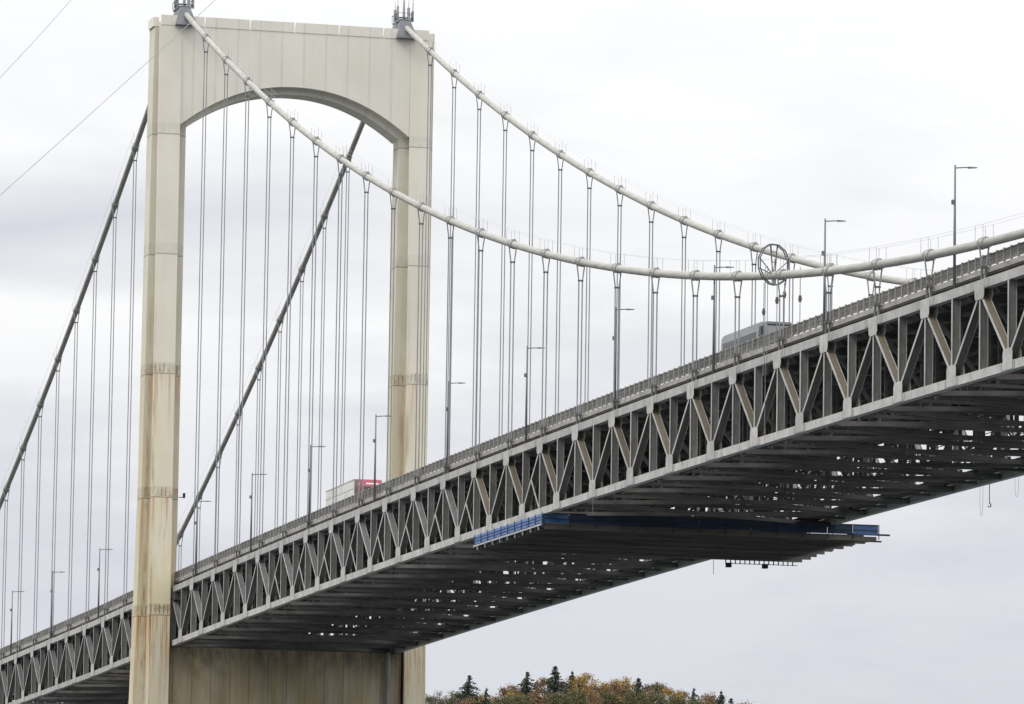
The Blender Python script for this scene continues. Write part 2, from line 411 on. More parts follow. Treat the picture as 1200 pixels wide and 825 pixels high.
for span in ('main', 'side'):
    nodes = main_nodes if span == 'main' else side_nodes
    idx = list(range(0, 2 * KM + 1)) if span == 'main' else side_idx
    for yy, near in ((0, True), (W, False)):
        mb = MB(); xs = sorted(nodes)
        chord(mb, xs, yy, *TC)
        tr = mb
        mb2 = MB(); chord(mb2, xs, yy, *BC)
        par = None
        if near:
            par = tr.build('side_truss', m_steel, bridge)
            mb2.build('bottom_chord', m_steel, par)
        else:
            tr.v = tr.v; 
            n = len(tr.v); tr.v += mb2.v; tr.f += [tuple(n + i for i in f) for f in mb2.f]; tr.m += mb2.m
        for x, i in zip(nodes, idx):
            zt, zb = deck(x) + TC[0], deck(x) + BC[1]
            v = MB() if near else tr
            # I section: outer and inner flange with a deep web between them
            for s in (-1, 1): v.box(x - .12, x + .12, yy + s * (YO - .015) - .018, yy + s * (YO - .015) + .018, zb, zt, 0)
            v.box(x - .06, x + .06, yy - YO + .04, yy + YO - .04, zb, zt, 1 if near else 0)
            if near: v.build('vertical', [m_steel, m_member], par)
        order = sorted(zip(nodes, idx))
        for (xa, ia), (xb, ib) in zip(order, order[1:]):
            # top gusset at even index, bottom gusset at odd index
            a_top = (ia % 2 == 0)
            za = deck(xa) + (TC[0] - .25 if a_top else BC[1] + .25); zb_ = deck(xb) + (TC[0] - .25 if not a_top else BC[1] + .25)
            v = MB() if near else tr
            for s in (-1, 1): v.beam((xa, yy + s * (YO - .02), za), (xb, yy + s * (YO - .02), zb_), .03, .25, 0)
            v.beam((xa, yy, za), (xb, yy, zb_), 2 * YO - .09, .12, 1 if near else 0)
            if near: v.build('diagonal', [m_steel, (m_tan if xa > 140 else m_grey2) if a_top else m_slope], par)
            if near and span == 'main' and not a_top and ib // 2 in (5, 6, 7, 8, 9, 10, 11, 12, 14):
                xm, zm = (xa + xb) / 2, (za + zb_) / 2
                v = MB(); v.beam((xm, yy - YO + .01, zm), (xb - .2, yy - YO + .01, deck(xb) + BC[1] + .1), .05, .2, 0); v.build('sub_diagonal', m_steel, par)
        for x, i in zip(nodes, idx):
            top = (i % 2 == 0)
            v = MB() if near else tr
            for s in (-1, 1):
                yf = yy + s * (YO + .015)
                gplate(v, x, not top, yf, s)
            if near: v.build('gusset_plate', [m_steel, m_splice], par)
        if not near: tr.build('side_truss', [m_steel, m_splice], bridge)

# ---- floor trusses across the bridge, stringers, lateral bracing, slab
rf = random.Random(21)
def floor_beam(x, heavy):
    mb = MB(); z = deck(x); y0, y1 = YO + .02, W - YO - .02
    mb.box(x - .22, x + .22, y0, y1, z - .15, z + .25, 1)
    zb = z + BC[0] + .12
    mb.box(x - .16, x + .16, y0, y1, zb, zb + (.36 if heavy else .24), 0 if rf.random() < .6 else 1)
    n = 6; st = (y1 - y0) / n; wd = .26 if heavy else .14
    for i in range(n):
        ya, yb = y0 + st * i, y0 + st * (i + 1)
        if i and heavy:
            mb.box(x - .12, x + .12, ya - .13, ya + .13, zb + .3, z - .3, 1); mb.box(x - .2, x + .2, ya - .5, ya + .5, zb + .36, zb + .9, 1)
        za, zc = (z - .3, zb + .3) if i % 2 == 0 else (zb + .3, z - .3)
        if heavy or i in (1, 4): mb.beam((x, ya, za), (x, yb, zc), wd, wd, 1, up=(1, 0, 0))
    # uneven posts and boxes added between the chords to break up the sky gaps
    y = .8
    while y < W - 1:
        y += rf.uniform(1.2, 3.2); w = rf.uniform(.06, .26)
        if y + w < W - .6: mb.box(x - .08, x + .08, y, y + w, zb + .2, z - .15 if rf.random() < .5 else zb + rf.uniform(.5, 1.6), 1)
    for k in range(2):
        y = rf.uniform(.8, W - 2.4); w = rf.uniform(.2, 1.4); h = rf.uniform(.1, .4); zz = rf.choice((z - .3 - h, z - 1.5, z - 2.6, z - 3.8))
        mb.box(x - .1, x + .1 + rf.random() * .9, y, y + w, zz, zz + h, 1)
    return mb.build('floor_beam', [m_under, m_dark], bridge)
allnodes = sorted(main_nodes[1:] + side_nodes[2:])
for x in allnodes:
    floor_beam(x, (main_nodes.index(x) if x in main_nodes else side_nodes.index(x)) % 2 == 0)
xs_all = sorted(set([-(GS - PS) - i * PS / 2 for i in range(-2, 2 * KS + 1)] + main_nodes))
xs_all = [x for x in xs_all]
for j, y in enumerate([2.4, 5.3, 8.2, 11.1, 14.21, 17.3, 20.2, 23.1, 26.0]):
    mb = MB(); chord(mb, xs_all, y, .66, 1.25, .12); mb.build('stringer', m_dark, bridge)
for arr in (main_nodes, sorted(side_nodes)):
    for a, b in zip(arr[::2], arr[2::2]):
        mb = MB(); h = BC[0] + .15
        m_ = (a + b) / 2
        for p, q in (((a, .3), (m_, W / 2)), ((m_, W / 2), (b, .3)), ((a, W - .3), (m_, W / 2)), ((m_, W / 2), (b, W - .3))):
            mb.beam((p[0], p[1], deck(p[0]) + h), (q[0], q[1], deck(q[0]) + h), .35, .3, up=(0, 0, 1))
        mb.build('lateral_brace', m_under, bridge)
# walkways added inside the truss to darken the view through it
for y in (6.7, 21.6):
    mb = MB()
    chord(mb, xs_all, y, -5.5, -5.38, .55)
    for s in (-.55, .55):
        chord(mb, xs_all, y + s, -4.45, -4.39, .03); chord(mb, xs_all, y + s, -4.95, -4.9, .025)
    mb.build('added_walkway', m_dark, bridge)
for y, h, r_ in ((9.6, -1.2, .2), (18.9, -3.2, .16), (26.6, -1.2, .16)):  # pipes added to obstruct the sky gaps under the deck
    mb = MB(); mb.tube([(x, y, deck(x) + h) for x in xs_all], r_, 8); mb.build('added_pipe', m_dark, bridge)
mb = MB(); chord(mb, xs_all, W - 1.6, -5.95, -5.86, 1.25)  # floor strip added to shut out the sky along the far truss
chord(mb, xs_all, W - 2.8, -4.9, -4.83, .03)
mb.build('added_walkway', m_dark, bridge)
for yy in (1.0, W - 1.0):
    mb = MB(); chord(mb, xs_all, yy, .3, 1.253, .1); mb.build('gap_shade_strip', m_black, bridge)  # black backing put in for the shade in the gap under the kerb
# slab, kerbs, road surface
mb = MB(); chord(mb, xs_all, W / 2, 1.254, 1.56, W / 2 - .62); slab = mb.build('deck_slab', m_slab, bridge)
for yy in (.5, W - .5):
    mb = MB(); chord(mb, xs_all, yy, 1.34, 1.74, .11)
    x = xs_all[0] + .6
    while x < xs_all[-1]:
        mb.box(x - .12, x + .12, yy - .08, yy + .08, deck(x) + .745, deck(x) + 1.35); x += P
    mb.build('kerb_beam', m_slab, bridge)
mb = MB(); chord(mb, xs_all, W / 2, 1.565, 1.60, W / 2 - 1.1)
road = mb.build('road_surface', m_road, bridge)
mk = MB()
x = -150
while x < 400:
    for y in (7.4, 10.9, 17.5, 21.0):
        mk.poly([(x, y - .06, deck(x) + 1.606), (x + 3, y - .06, deck(x + 3) + 1.606), (x + 3, y + .06, deck(x + 3) + 1.606), (x, y + .06, deck(x) + 1.606)], [(0, 1, 2, 3)])
    x += 12
mk.build('lane_marking', M_('road_paint', (.75, .75, .72), .7), bridge)
mb = MB(); chord(mb, xs_all, W / 2, 1.604, 2.45, .2); mb.build('median_barrier', m_slab, bridge)
# railings
for yy, s in ((.5, 1), (W - .5, -1)):
    mb = MB()
    xs = xs_all
    chord(mb, xs, yy, 1.87, 1.95, .04); chord(mb, xs, yy, 2.66, 2.74, .045); chord(mb, xs, yy, 2.3, 2.34, .03)
    x = xs_all[0] + .2
    while x < xs_all[-1]:
        z = deck(x); mb.box(x - .017, x + .017, yy - .017, yy + .017, z + 1.9, z + 2.68); x += .115
    x = xs_all[0] + .1
    while x < xs_all[-1]:
        z = deck(x); mb.box(x - .05, x + .05, yy - .09, yy + .09, z + 1.745, z + 2.82, 1); x += P / 8
    mb.build('railing', [m_rail, m_post], bridge)
# small fixture on the tower leg
fx = MB(); fx.box(-.9, -.5, 1.05, 1.3, ZO + 11.9, ZO + 12.5); fx.beam((-.7, .5, ZO + 11.95), (-.7, 1.1, ZO + 11.95), .08, .08)
fx.build('loudspeaker', m_black, bridge)

# ------------------------------------------------------------------ street lamps on the outer edge of the deck
def lamp_proto():
    r = empty('street_lamp')
    MB().tube([(0, 0, 0), (0, 0, 4.4), (0, 0, 9.5)], [.12, .10, .065], 10).build('pole', m_lamp, r, smooth=True)
    MB().tube([(0, 0, 9.28), (0, .8, 9.36), (0, 1.25, 9.38)], [.05, .045, .04], 6).build('arm', m_lamp, r)
    h = MB(); h.hexa([(-.16, 1.05, 9.30), (.16, 1.05, 9.30), (.09, 1.75, 9.36), (-.09, 1.75, 9.36)], [(-.13, 1.05, 9.43), (.13, 1.05, 9.43), (.07, 1.75, 9.42), (-.07, 1.75, 9.42)])
    hd = h.build('lamp_head', m_lamp, r)
    MB().poly([(-.12, 1.1, 9.295), (.12, 1.1, 9.295), (.08, 1.6, 9.335), (-.08, 1.6, 9.335)], [(0, 3, 2, 1)]).build('lens', m_lampglass, hd)
    MB().box(-.1, .1, -.26, -.08, 6.5, 6.85).build('junction_box', m_lamp, r)
    b = MB(); b.box(-.2, .2, -.2, .2, -.05, .05); b.build('base_plate', m_lamp, r)
    return r
lp = lamp_proto()
lamp_spots = [(-49.4, 'first'), (-83.1, 'second'), (-114.4, 'third')]
labels = {
    -114.4: 'thin grey street lamp on the side span, third lamp out beyond the near tower leg',
    -83.1: 'thin grey street lamp on the side span, second lamp out beyond the near tower leg',
    -49.4: 'thin grey street lamp on the side span, first lamp out beyond the near tower leg',
    12.2: 'street lamp closest to the near tower leg on the main span, before the dark cable',
    42.9: 'second street lamp along the main span from the near tower leg',
    72.7: 'street lamp just behind the white trailer of the truck',
    103.2: 'street lamp just ahead of the red truck cab, before the far tower leg',
    133.9: 'street lamp first past the far tower leg, its pole lined up with a hanger',
    164.0: 'street lamp standing above the suspended blue work platform',
    194.4: 'street lamp with thick pole lined up with a hanger, second past the work platform',
    224.7: 'street lamp beside the grey coach, its arm level with the cable hand rope',
    254.8: 'street lamp rising through the crossing of both cables, just past the spoked wheel',
    285.9: 'tall street lamp clear against the sky, farthest out past the cable crossing',
    316.5: 'street lamp one further along the main span than the tall clear one', }
first = True
for x, lb in labels.items():
    if x > 300: continue
    o = lp if first else copy_tree(lp); first = False
    o.location = (x, .14, deck(x) + .80)
    tag(o, lb, 'street lamp', 'street lamps along the near edge of the deck')

# ------------------------------------------------------------------ coach and truck
def wheel(x, y, z, r, par, s):
    t = MB()
    t.tube([(x, y - s * .0, z), (x, y + s * .3, z)], r, 18); w = t.build('wheel', m_tyre, par)
    MB().tube([(x, y - s * .02, z), (x, y + s * .02, z)], r * .55, 14).build('rim', m_chrome, w)
bx, bz = 217.6, deck(224) + 1.60
sl = math.atan2(deck(231) - deck(217), 14)
bus = empty('coach', (bx, 3.0, deck(bx) + 1.60)); bus.rotation_euler = (0, -sl, 0)
tag(bus, 'light grey coach with dark front windows driving behind the railing near the spoked wheel', 'bus')
L_, Wd, H_ = 12.6, 2.55, 3.42
def bus_out(): return [(0, .35), (.0, 2.7), (.12, 3.15), (.5, H_ - .08), (1.1, H_), (L_ - .9, H_), (L_ - .35, H_ - .1), (L_ - .08, 3.0), (L_, 1.4), (L_, .35)]
body = MB(); body.prism(bus_out(), 0, Wd); body.build('body', m_busgrey, bus)
g = MB(); g.prism([(.5, 1.35), (.5, 2.75), (L_ - 2.5, 2.75), (L_ - 2.5, 1.35)], -.02, .0); g.build('side_window', M_('tinted_side_glass', (.12, .13, .14), .55), bus)
g = MB(); g.prism([(L_ - 2.3, 1.2), (L_ - 1.6, 3.1), (L_ - .35, 3.1), (L_ - .05, 1.3)], -.025, .0); g.build('side_window', m_glass, bus)
g = MB(); g.poly([(L_ + .02, .15, 1.25), (L_ + .02, Wd - .15, 1.25), (L_ - .1, Wd - .15, 3.1), (L_ - .1, .15, 3.1)], [(0, 1, 2, 3)]); g.poly([(L_ - .02, .15, 3.15), (L_ - .02, Wd - .15, 3.15), (L_ - .3, Wd - .15, H_ - .03), (L_ - .3, .15, H_ - .03)], [(0, 1, 2, 3)])
g.build('windscreen', m_glass, bus)
g = MB(); g.beam((L_ - .3, -.05, 3.0), (L_ + .35, -.35, 2.8), .06, .06); g.box(L_ + .2, L_ + .45, -.45, -.25, 2.2, 2.8); g.build('mirror', m_black, bus)
g = MB(); g.box(2.5, 5.3, .5, 2.0, H_ + .0, H_ + .16); g.build('roof_unit', m_busgrey, bus)
for x in (2.6, 9.7): wheel(x, .0, .5, .5, bus, 1); wheel(x, Wd, .5, .5, bus, -1)
tx = 68.5
sl = math.atan2(deck(86) - deck(70), 16)
trk = empty('truck', (tx, 3.0, deck(tx) + 1.60)); trk.rotation_euler = (0, -sl, 0)
tag(trk, 'articulated truck with a red cab pulling a dirty white box trailer', 'truck')
g = MB(); g.box(0, 13.7, 0, 2.55, 1.15, 4.05); tl = g.build('trailer', m_white, trk)
g = MB(); g.box(.02, 13.68, -.025, .0, 3.93, 4.06); g.box(.02, 13.68, -.02, 0, 3.0, 3.06); g.box(.02, 13.68, -.03, 0, 1.12, 1.25)
g.box(13.6, 13.72, -.03, .03, 1.15, 4.06); g.build('trailer_rail', m_band, tl)
g = MB(); g.box(13.702, 13.72, .03, 2.52, 1.2, 4.0); g.build('trailer_front', M_('trailer_front_grey', (.22, .21, .20), .6), tl)
cb = MB(); x0 = 14.6
cb.prism([(x0, 1.0), (x0, 3.7), (x0 + .3, 3.92), (x0 + 1.6, 3.75), (x0 + 2.3, 2.95), (x0 + 2.6, 2.1), (x0 + 4.0, 1.85), (x0 + 4.2, .7), (x0, .7)], .1, 2.45)
cab_ = cb.build('cab', m_red, trk)
g = MB(); g.poly([(x0 + 2.32, .3, 2.93), (x0 + 2.32, 2.25, 2.93), (x0 + 2.62, 2.25, 2.12), (x0 + 2.62, .3, 2.12)], [(0, 1, 2, 3)]); g.build('windscreen', m_glass, cab_)
g = MB(); g.prism([(x0 + 1.3, 2.1), (x0 + 1.3, 2.85), (x0 + 2.15, 2.85), (x0 + 2.4, 2.1)], .075, .1); g.build('side_window', m_glass, cab_)
g = MB(); g.poly([(x0 + 1.97, .6, 3.35), (x0 + 1.97, 2.0, 3.35), (x0 + 2.1, 2.0, 3.20), (x0 + 2.1, .6, 3.20)], [(0, 1, 2, 3)])
g.prism([(x0 + .45, 3.25), (x0 + 1.5, 3.28), (x0 + 1.7, 3.42), (x0 + .5, 3.38)], .06, .1)
g.build('white_mark', m_white, cab_)
for x in (1.6, 2.9, x0 + .1, x0 + 1.4, x0 + 3.4): wheel(x, .1, .5, .5, trk, 1); wheel(x, 2.45, .5, .5, trk, -1)
g = MB(); g.box(0.2, x0 + .5, .8, 1.7, .75, 1.14); g.build('chassis', m_black, trk)

# ------------------------------------------------------------------ suspended work platform
px0, px1 = 147.4, 172.4
wp = empty('work_platform', (px0, 0, deck(160) - 7.6))
tag(wp, 'long work platform with blue side panels slung under the truss deck', 'work platform')
def pz(x): return deck(x) - 7.62
mb = MB(); xs = [px0 + i * 2.5 for i in range(11)]
cap = MB()
for i in range(10):
    a, b = xs[i], xs[i + 1]
    mb.hexa([(a, -.35, pz(a)), (b, -.35, pz(b)), (b, 31.5, pz(b)), (a, 31.5, pz(a))], [(a, -.35, pz(a) + .12), (b, -.35, pz(b) + .12), (b, 31.5, pz(b) + .12), (a, 31.5, pz(a) + .12)])
mb.build('floor', m_plank, wp, loc=tuple(wp.location)).location = (0, 0, 0)
random.seed(3)
ends = [33.4, 32.9, 33.3, 32.6, 32.9, 32.4, 32.7, 32.0, 32.5, 32.1, 32.6, 31.9, 32.5, 32.2, 32.7, 32.4, 32.8]
def child(mb, name, m, par): 
    o = mb.build(name, m, par, loc=tuple(wp.location)); o.location = (0, 0, 0); return o
n = 16
for i in range(n + 1):
    x = px0 + .15 + (px1 - px0 - .3) * i / n
    e = ends[i % len(ends)]
    child(MB().box(x - .11, x + .11, -.2, e, pz(x) - .42, pz(x) - .003), 'cross_beam', m_plank if i % 3 else m_under, wp)
def side_panels(y, s):
    pn = MB()
    for i in range(10):
        a, b = xs[i] + .06, xs[i + 1] - .06
        pn.poly([(a, y, pz(a) + .2), (b, y, pz(b) + .2), (b, y, pz(b) + 1.05), (a, y, pz(a) + 1.05), (a, y + .04, pz(a) + .2), (b, y + .04, pz(b) + .2), (b, y + .04, pz(b) + 1.05), (a, y + .04, pz(a) + 1.05)],
                [(0, 1, 2, 3), (7, 6, 5, 4), (0, 4, 5, 1), (3, 2, 6, 7), (1, 5, 6, 2), (0, 3, 7, 4)])
    o = child(pn, 'side_panel', m_blue, wp)
    rl = MB(); m_r = MB()
    for i in range(11):
        x = xs[i]; rl.beam((x, y - s * .05, pz(x) - .3), (x, y - s * .05, pz(x) + 1.15), .06, .06)
    for h in (.5, .78):
        rl.beam((xs[0], y - s * .05, pz(xs[0]) + h), (xs[-1], y - s * .05, pz(xs[-1]) + h), .05, .05)
    child(rl, 'panel_rail', M_('navy_rail', (.03, .06, .16), .5), wp)
    rl = MB(); rl.beam((xs[0], y - s * .1, pz(xs[0]) + .0), (xs[-1], y - s * .1, pz(xs[-1]) + .0), .12, .16); child(rl, 'edge_beam', m_alu, wp)
    rl = MB()
    for k in range(9):
        x = xs[0] + 1.5 + k * 2.8
        rl.beam((x, y - s * .1, pz(x) - .45), (x, y - s * .1, pz(x) + .1), .1, .1)
    child(rl, 'edge_bracket', m_alu, wp)
side_panels(-.4, 1)
# the ends across the bridge: blue towards the main span, open lattice towards the tower
pn = MB(); x = px1 + .06
shade_pn = MB()
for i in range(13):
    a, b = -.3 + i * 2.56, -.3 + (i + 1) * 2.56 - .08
    (pn if i == 12 else (MB() if i == 0 else shade_pn)).box(x, x + .04, a, b, pz(x) + .15, pz(x) + 1.1)
child(pn, 'end_panel', m_blue2, wp)
child(MB().box(x, x + .04, -.3, 2.12, pz(x) + .15, pz(x) + 1.1), 'end_panel', m_blue2, wp); child(shade_pn, 'navy_shade_panel', m_navy, wp)  # middle panels: deck shade painted as navy
rl = MB(); rl.box(x + .045, x + .1, -.3, 33.0, pz(x) + 1.05, pz(x) + 1.13); rl.box(x + .045, x + .1, -.3, 33.0, pz(x) + .55, pz(x) + .6)
for i in range(14): rl.box(x + .045, x + .1, -.3 + i * 2.56 - .05, -.3 + i * 2.56 + .03, pz(x) - .3, pz(x) + 1.1)
child(rl, 'end_rail', m_black, wp)
rl = MB(); rl.box(px1 - .6, px1 - .45, 30, 34.3, pz(px1) + .15, pz(px1) + .32); rl.box(px1 - 2.2, px1 - 2.05, 30, 34.0, pz(px1) - .35, pz(px1) - .2); child(rl, 'outrigger', m_black, wp)
rl = MB(); x = px0 - .05
for h in (-.36, .0, .45, .9): rl.box(x - .04, x + .04, 25.5 if h < 0 else -.3, 33, pz(x) + h - .42, pz(x) + h - .36)
y = 0
while y < 33: rl.box(x - .03, x + .03, y - .05, y + .05, pz(x) - (.8 if y > 25.4 else .4), pz(x) + .5); y += .5
for yb in (25.8, 29.6): rl.box(x - .25, x + .25, yb - .25, yb + .25, pz(x) - 1.15, pz(x) - .7)
child(rl, 'lattice_edge', m_black, wp)
hg = MB()
for x in (148, 156, 164, 172):
    for y in (-.1, 9.5, 19, W + .1, 31.2):
        hg.beam((x, y, pz(x) - .1), (x, min(y, W), deck(x) + BC[0] + .1), .05, .05)
child(hg, 'hanger_rod', m_black, wp)

# ------------------------------------------------------------------ spoked wheel round the near cable, with its pulley blocks
wc = (241.8, 0, ZO + 12.07)
wt = empty('spoked_wheel', wc); wt.rotation_euler = (0, 0, radians(26))
tag(wt, 'big twelve sided steel wheel with spokes standing round the near cable', 'wheel')
R = 1.72
rim = MB(); pts = [(0, R * sin(2 * pi * (k + .5) / 12), R * cos(2 * pi * (k + .5) / 12)) for k in range(12)]
for a, b in zip(pts, pts[1:] + pts[:1]): 
    rim.beam((-.12, a[1], a[2]), (-.12, b[1], b[2]), .07, .09, up=(1, 0, 0)); rim.beam((.12, a[1], a[2]), (.12, b[1], b[2]), .07, .09, up=(1, 0, 0))
rim.build('rim', m_lamp, wt)
hub = (0, -.1, -.85)
sp = MB()
for k in (0, 2, 4, 8, 9, 11): sp.beam(hub, pts[k], .06, .07, up=(1, 0, 0))
for s in (-1, 1): sp.beam((0, s * .35, 1.6), (0, s * .15, -.8), .06, .08, up=(1, 0, 0))
sp.beam((0, -.35, 1.05), (0, .35, 1.05), .06, .08, up=(1, 0, 0)); sp.beam((0, -.3, .2), (0, .3, .2), .06, .07, up=(1, 0, 0))
sp.build('spoke', m_lamp, wt)
hb = MB(); hb.tube([(-.2, hub[1], hub[2]), (.2, hub[1], hub[2])], .2, 12); hb.box(-.15, .15, -.12, .12, -1.75, -1.2); hb.build('hub', m_band, wt)
lb = ['pulley block on a single thin rope left below the spoked wheel', 'upper pulley block under the cable band beside the spoked wheel', 'pulley block on the rope pair just right of the spoked wheel hub', 'pulley block hanging lowest to the right under the spoked wheel']
for (dx, dy, zt_, zl), l in zip(((-2.0, -.2, 10.4, 8.35), (0, .3, 9.9, 9.1), (2.0, .3, 9.9, 9.35), (3.4, 1.2, 10.3, 8.9)), ('grey pulley block on a single thin rope hanging straight below the spoked wheel', 'grey pulley block at the left rope of the hanger beside the spoked wheel', 'grey pulley block at the right rope of the hanger beside the spoked wheel', 'grey pulley block hanging furthest from the spoked wheel hub, against the sky')):
    pb = empty('pulley_block', (wc[0] + dx, wc[1] + dy, ZO + zl)); tag(pb, l, 'pulley block', 'pulley blocks hanging under the near cable')
    MB().tube([(0, 0, zt_ - zl + (1.2 if dy > 1 else .4)), (0, 0, -3.6 if dy < .5 else -2.0)], .035, 6).build('rope', m_thin, pb)
    g = MB(); g.box(-.1, .1, -.1, .1, -.28, .26); g.tube([(-.12, 0, -.02), (.12, 0, -.02)], .14, 12); g.build('sheave', m_antd2, pb)
tb = empty('pulley_block', (241.4, .0, deck(241.4) - .25)); tag(tb, 'pair of dark pulleys on the gusset plate of the truss under the spoked wheel', 'pulley block', 'pulley blocks hanging under the near cable')
g = MB(); g.box(-.5, -.15, -.62, -.4, -.8, .1); g.box(.15, .5, -.62, -.4, -.8, .1); g.build('sheave', m_antd, tb)
g = MB(); g.tube([(-.32, -.5, .1), (-.32, -.5, 8.3)], .03, 6); g.tube([(.32, -.5, .1), (.32, -.5, 8.3)], .03, 6); g.tube([(.0, -.52, -.8), (.0, -.52, -5.6)], .03, 6); g.build('rope', m_thin, tb)

# ------------------------------------------------------------------ small things hanging below the deck
hk = empty('rope_hook', (214.3, W + .6, ZO - 2.9)); tag(hk, 'dark hook on a short rope with loose loops hanging below the far truss edge', 'hook')
g = MB(); g.tube([(0, 0, 1.2), (0, 0, -1.65)], .035, 6); g.build('rope', m_black, hk)
g = MB(); g.tube([(0, 0, -1.6), (0, .12, -1.72), (0, .16, -1.9), (0, 0, -2.0), (0, -.14, -1.85)], .05, 6); g.build('hook', m_black, hk)
for (x, w, l) in ((212.5, .8, 2.6), (221.5, .9, 1.7)):
    lo = MB(); zz = deck(x) + BC[0]
    lo.tube([(x + w * cos(t * pi / 12) / 2 * 1.0, W + .5, zz - l * sin(t * pi / 12) ** .5 if 0 < t < 12 else zz) for t in range(13)], .014, 4)
    o = lo.build('rope_loop', m_thin, None)
    tag(o, 'thin loose rope loop hanging beside the dark hook below the far truss edge' if l > 2 else 'shorter thin rope loop hanging alone below the far truss edge, past the hook', 'rope', 'loose rope loops')
for x, y, l, lb in ((132.8, W + .3, 1.6, 'short thin cord hanging below the far truss edge just before the work platform'), (189.3, -.3, 1.5, 'short thin cord hanging from the near bottom chord beyond the work platform')):
    g = MB(); zz = deck(x) + BC[0]; g.tube([(x, y, zz + .1), (x, y, zz - l)], .03, 5); tag(g.build('hanging_cord', m_thin), lb, 'cord')

# ------------------------------------------------------------------ antennas on the saddles
def antennas(y, z, lb, tall):
    r = empty('antenna_cluster', (-2.6, y, z)); tag(r, lb, 'antenna')
    g = MB()
    for a in range(10):
        t0, t1 = 2 * pi * a / 10, 2 * pi * (a + 1) / 10
        g.beam((1.15 * cos(t0), 1.15 * sin(t0), .35), (1.15 * cos(t1), 1.15 * sin(t1), .35), .12, .12, up=(0, 0, 1))
    for t0 in (0, 2.1, 4.2): g.beam((0, 0, .35), (1.15 * cos(t0), 1.15 * sin(t0), .35), .1, .1, up=(0, 0, 1))
    g.build('mounting_ring', m_antd, r)
    MB().tube([(0, 0, 0), (0, 0, tall)], [.22, .1], 10).build('mast', m_ant, r)
    for a, h, w in ((.3, 2.3, .16), (1.6, 2.0, .14), (2.9, 2.5, .13), (4.2, 2.2, .16), (5.3, 2.6, .12)):
        x, yy = 1.15 * cos(a), 1.15 * sin(a)
        g = MB(); g.box(x - w, x + w, yy - w, yy + w, .1, h * .72); g.build('panel_antenna', m_ant, r)
        g = MB(); g.tube([(x, yy, h * .72), (x, yy, h + .5)], [.05, .02], 6); g.build('whip', m_ant, r)
    return r
an = antennas(.2, ZO + 73.62, 'cluster of grey antennas on the dark saddle of the near tower leg', 3.2)
af = antennas(W + .2, ZO + 73.62, 'cluster of pointed antennas with a yagi mast on the saddle of the far tower leg', 2.8)
g = MB(); g.tube([(.2, 1.15, .3), (.2, 1.15, 5.2)], .04, 6); g.beam((.2, 1.15, 3.6), (.2, 2.3, 3.6), .03, .03); g.beam((.2, 1.15, 4.4), (.2, 2.1, 4.4), .03, .03)
for k in range(4): g.beam((.2, 1.4 + .25 * k, 3.35), (.2, 1.4 + .25 * k, 3.85), .02, .02, up=(1, 0, 0))
g.build('yagi_antenna', m_ant, af)
for k, yy in ((0, .2), (1, W + .2)):
    pass
g = MB(); g.beam((.6, -1.0, .3), (1.2, -1.6, -1.2), .08, .12); g.beam((0, -1.1, .3), (.6, -1.7, -1.3), .08, .12); g.build('access_ladder', m_ant, af)

# ------------------------------------------------------------------ overhead wires crossing in front of the tower
CAM = (684.74, -141.67, ZO - 47.67)
def at(d, t): return tuple(CAM[i] + d[i] * t for i in range(3))
for (a, b, lb) in (((-0.97384, 0.179346, 0.172095), (-0.978052, 0.168959, 0.159927), 'thin overhead wire crossing open sky beside the tower, clear of it'),
                   ((-0.967245, 0.203658, 0.172485), (-0.980208, 0.169876, 0.139241), 'thin overhead wire passing in front of the near tower leg and its saddle')):
    p, q = at(a, 500), at(b, 430)
    d = [q[i] - p[i] for i in range(3)]
    A = tuple(p[i] - 1.2 * d[i] for i in range(3)); B = tuple(p[i] + 2.2 * d[i] for i in range(3))
    g = MB(); N_ = 40
    g.tube([(A[0] + (B[0] - A[0]) * t / N_, A[1] + (B[1] - A[1]) * t / N_, A[2] + (B[2] - A[2]) * t / N_ - .8 * (1 - (2 * t / N_ - 1) ** 2)) for t in range(N_ + 1)], .026, 5)
    tag(g.build('overhead_wire', m_thin), lb, 'wire', 'overhead wires')

# ------------------------------------------------------------------ land, water
mb = MB(); R_ = 5000
mb.poly([(-R_, -R_, 0), (R_, -R_, 0), (R_, R_, 0), (-R_, R_, 0)], [(0, 1, 2, 3)])
mw, mx, nt = mat('river_water', (.05, .065, .07), .15, 0, .1, (.02, .02, .02))
nz = nt.nodes.new('ShaderNodeTexNoise'); nz.inputs['Scale'].default_value = .35; nz.inputs['Detail'].default_value = 5
geo = nt.nodes.new('ShaderNodeNewGeometry'); nt.links.new(geo.outputs['Position'], nz.inputs['Vector'])
bp = nt.nodes.new('ShaderNodeBump'); bp.inputs['Strength'].default_value = .5; bp.inputs['Distance'].default_value = .4
nt.links.new(nz.outputs[0], bp.inputs['Height']); nt.links.new(bp.outputs[0], nt.nodes['Principled BSDF'].inputs['Normal'])
tag(mb.build('river', mw), 'grey river under the bridge', kind='structure')
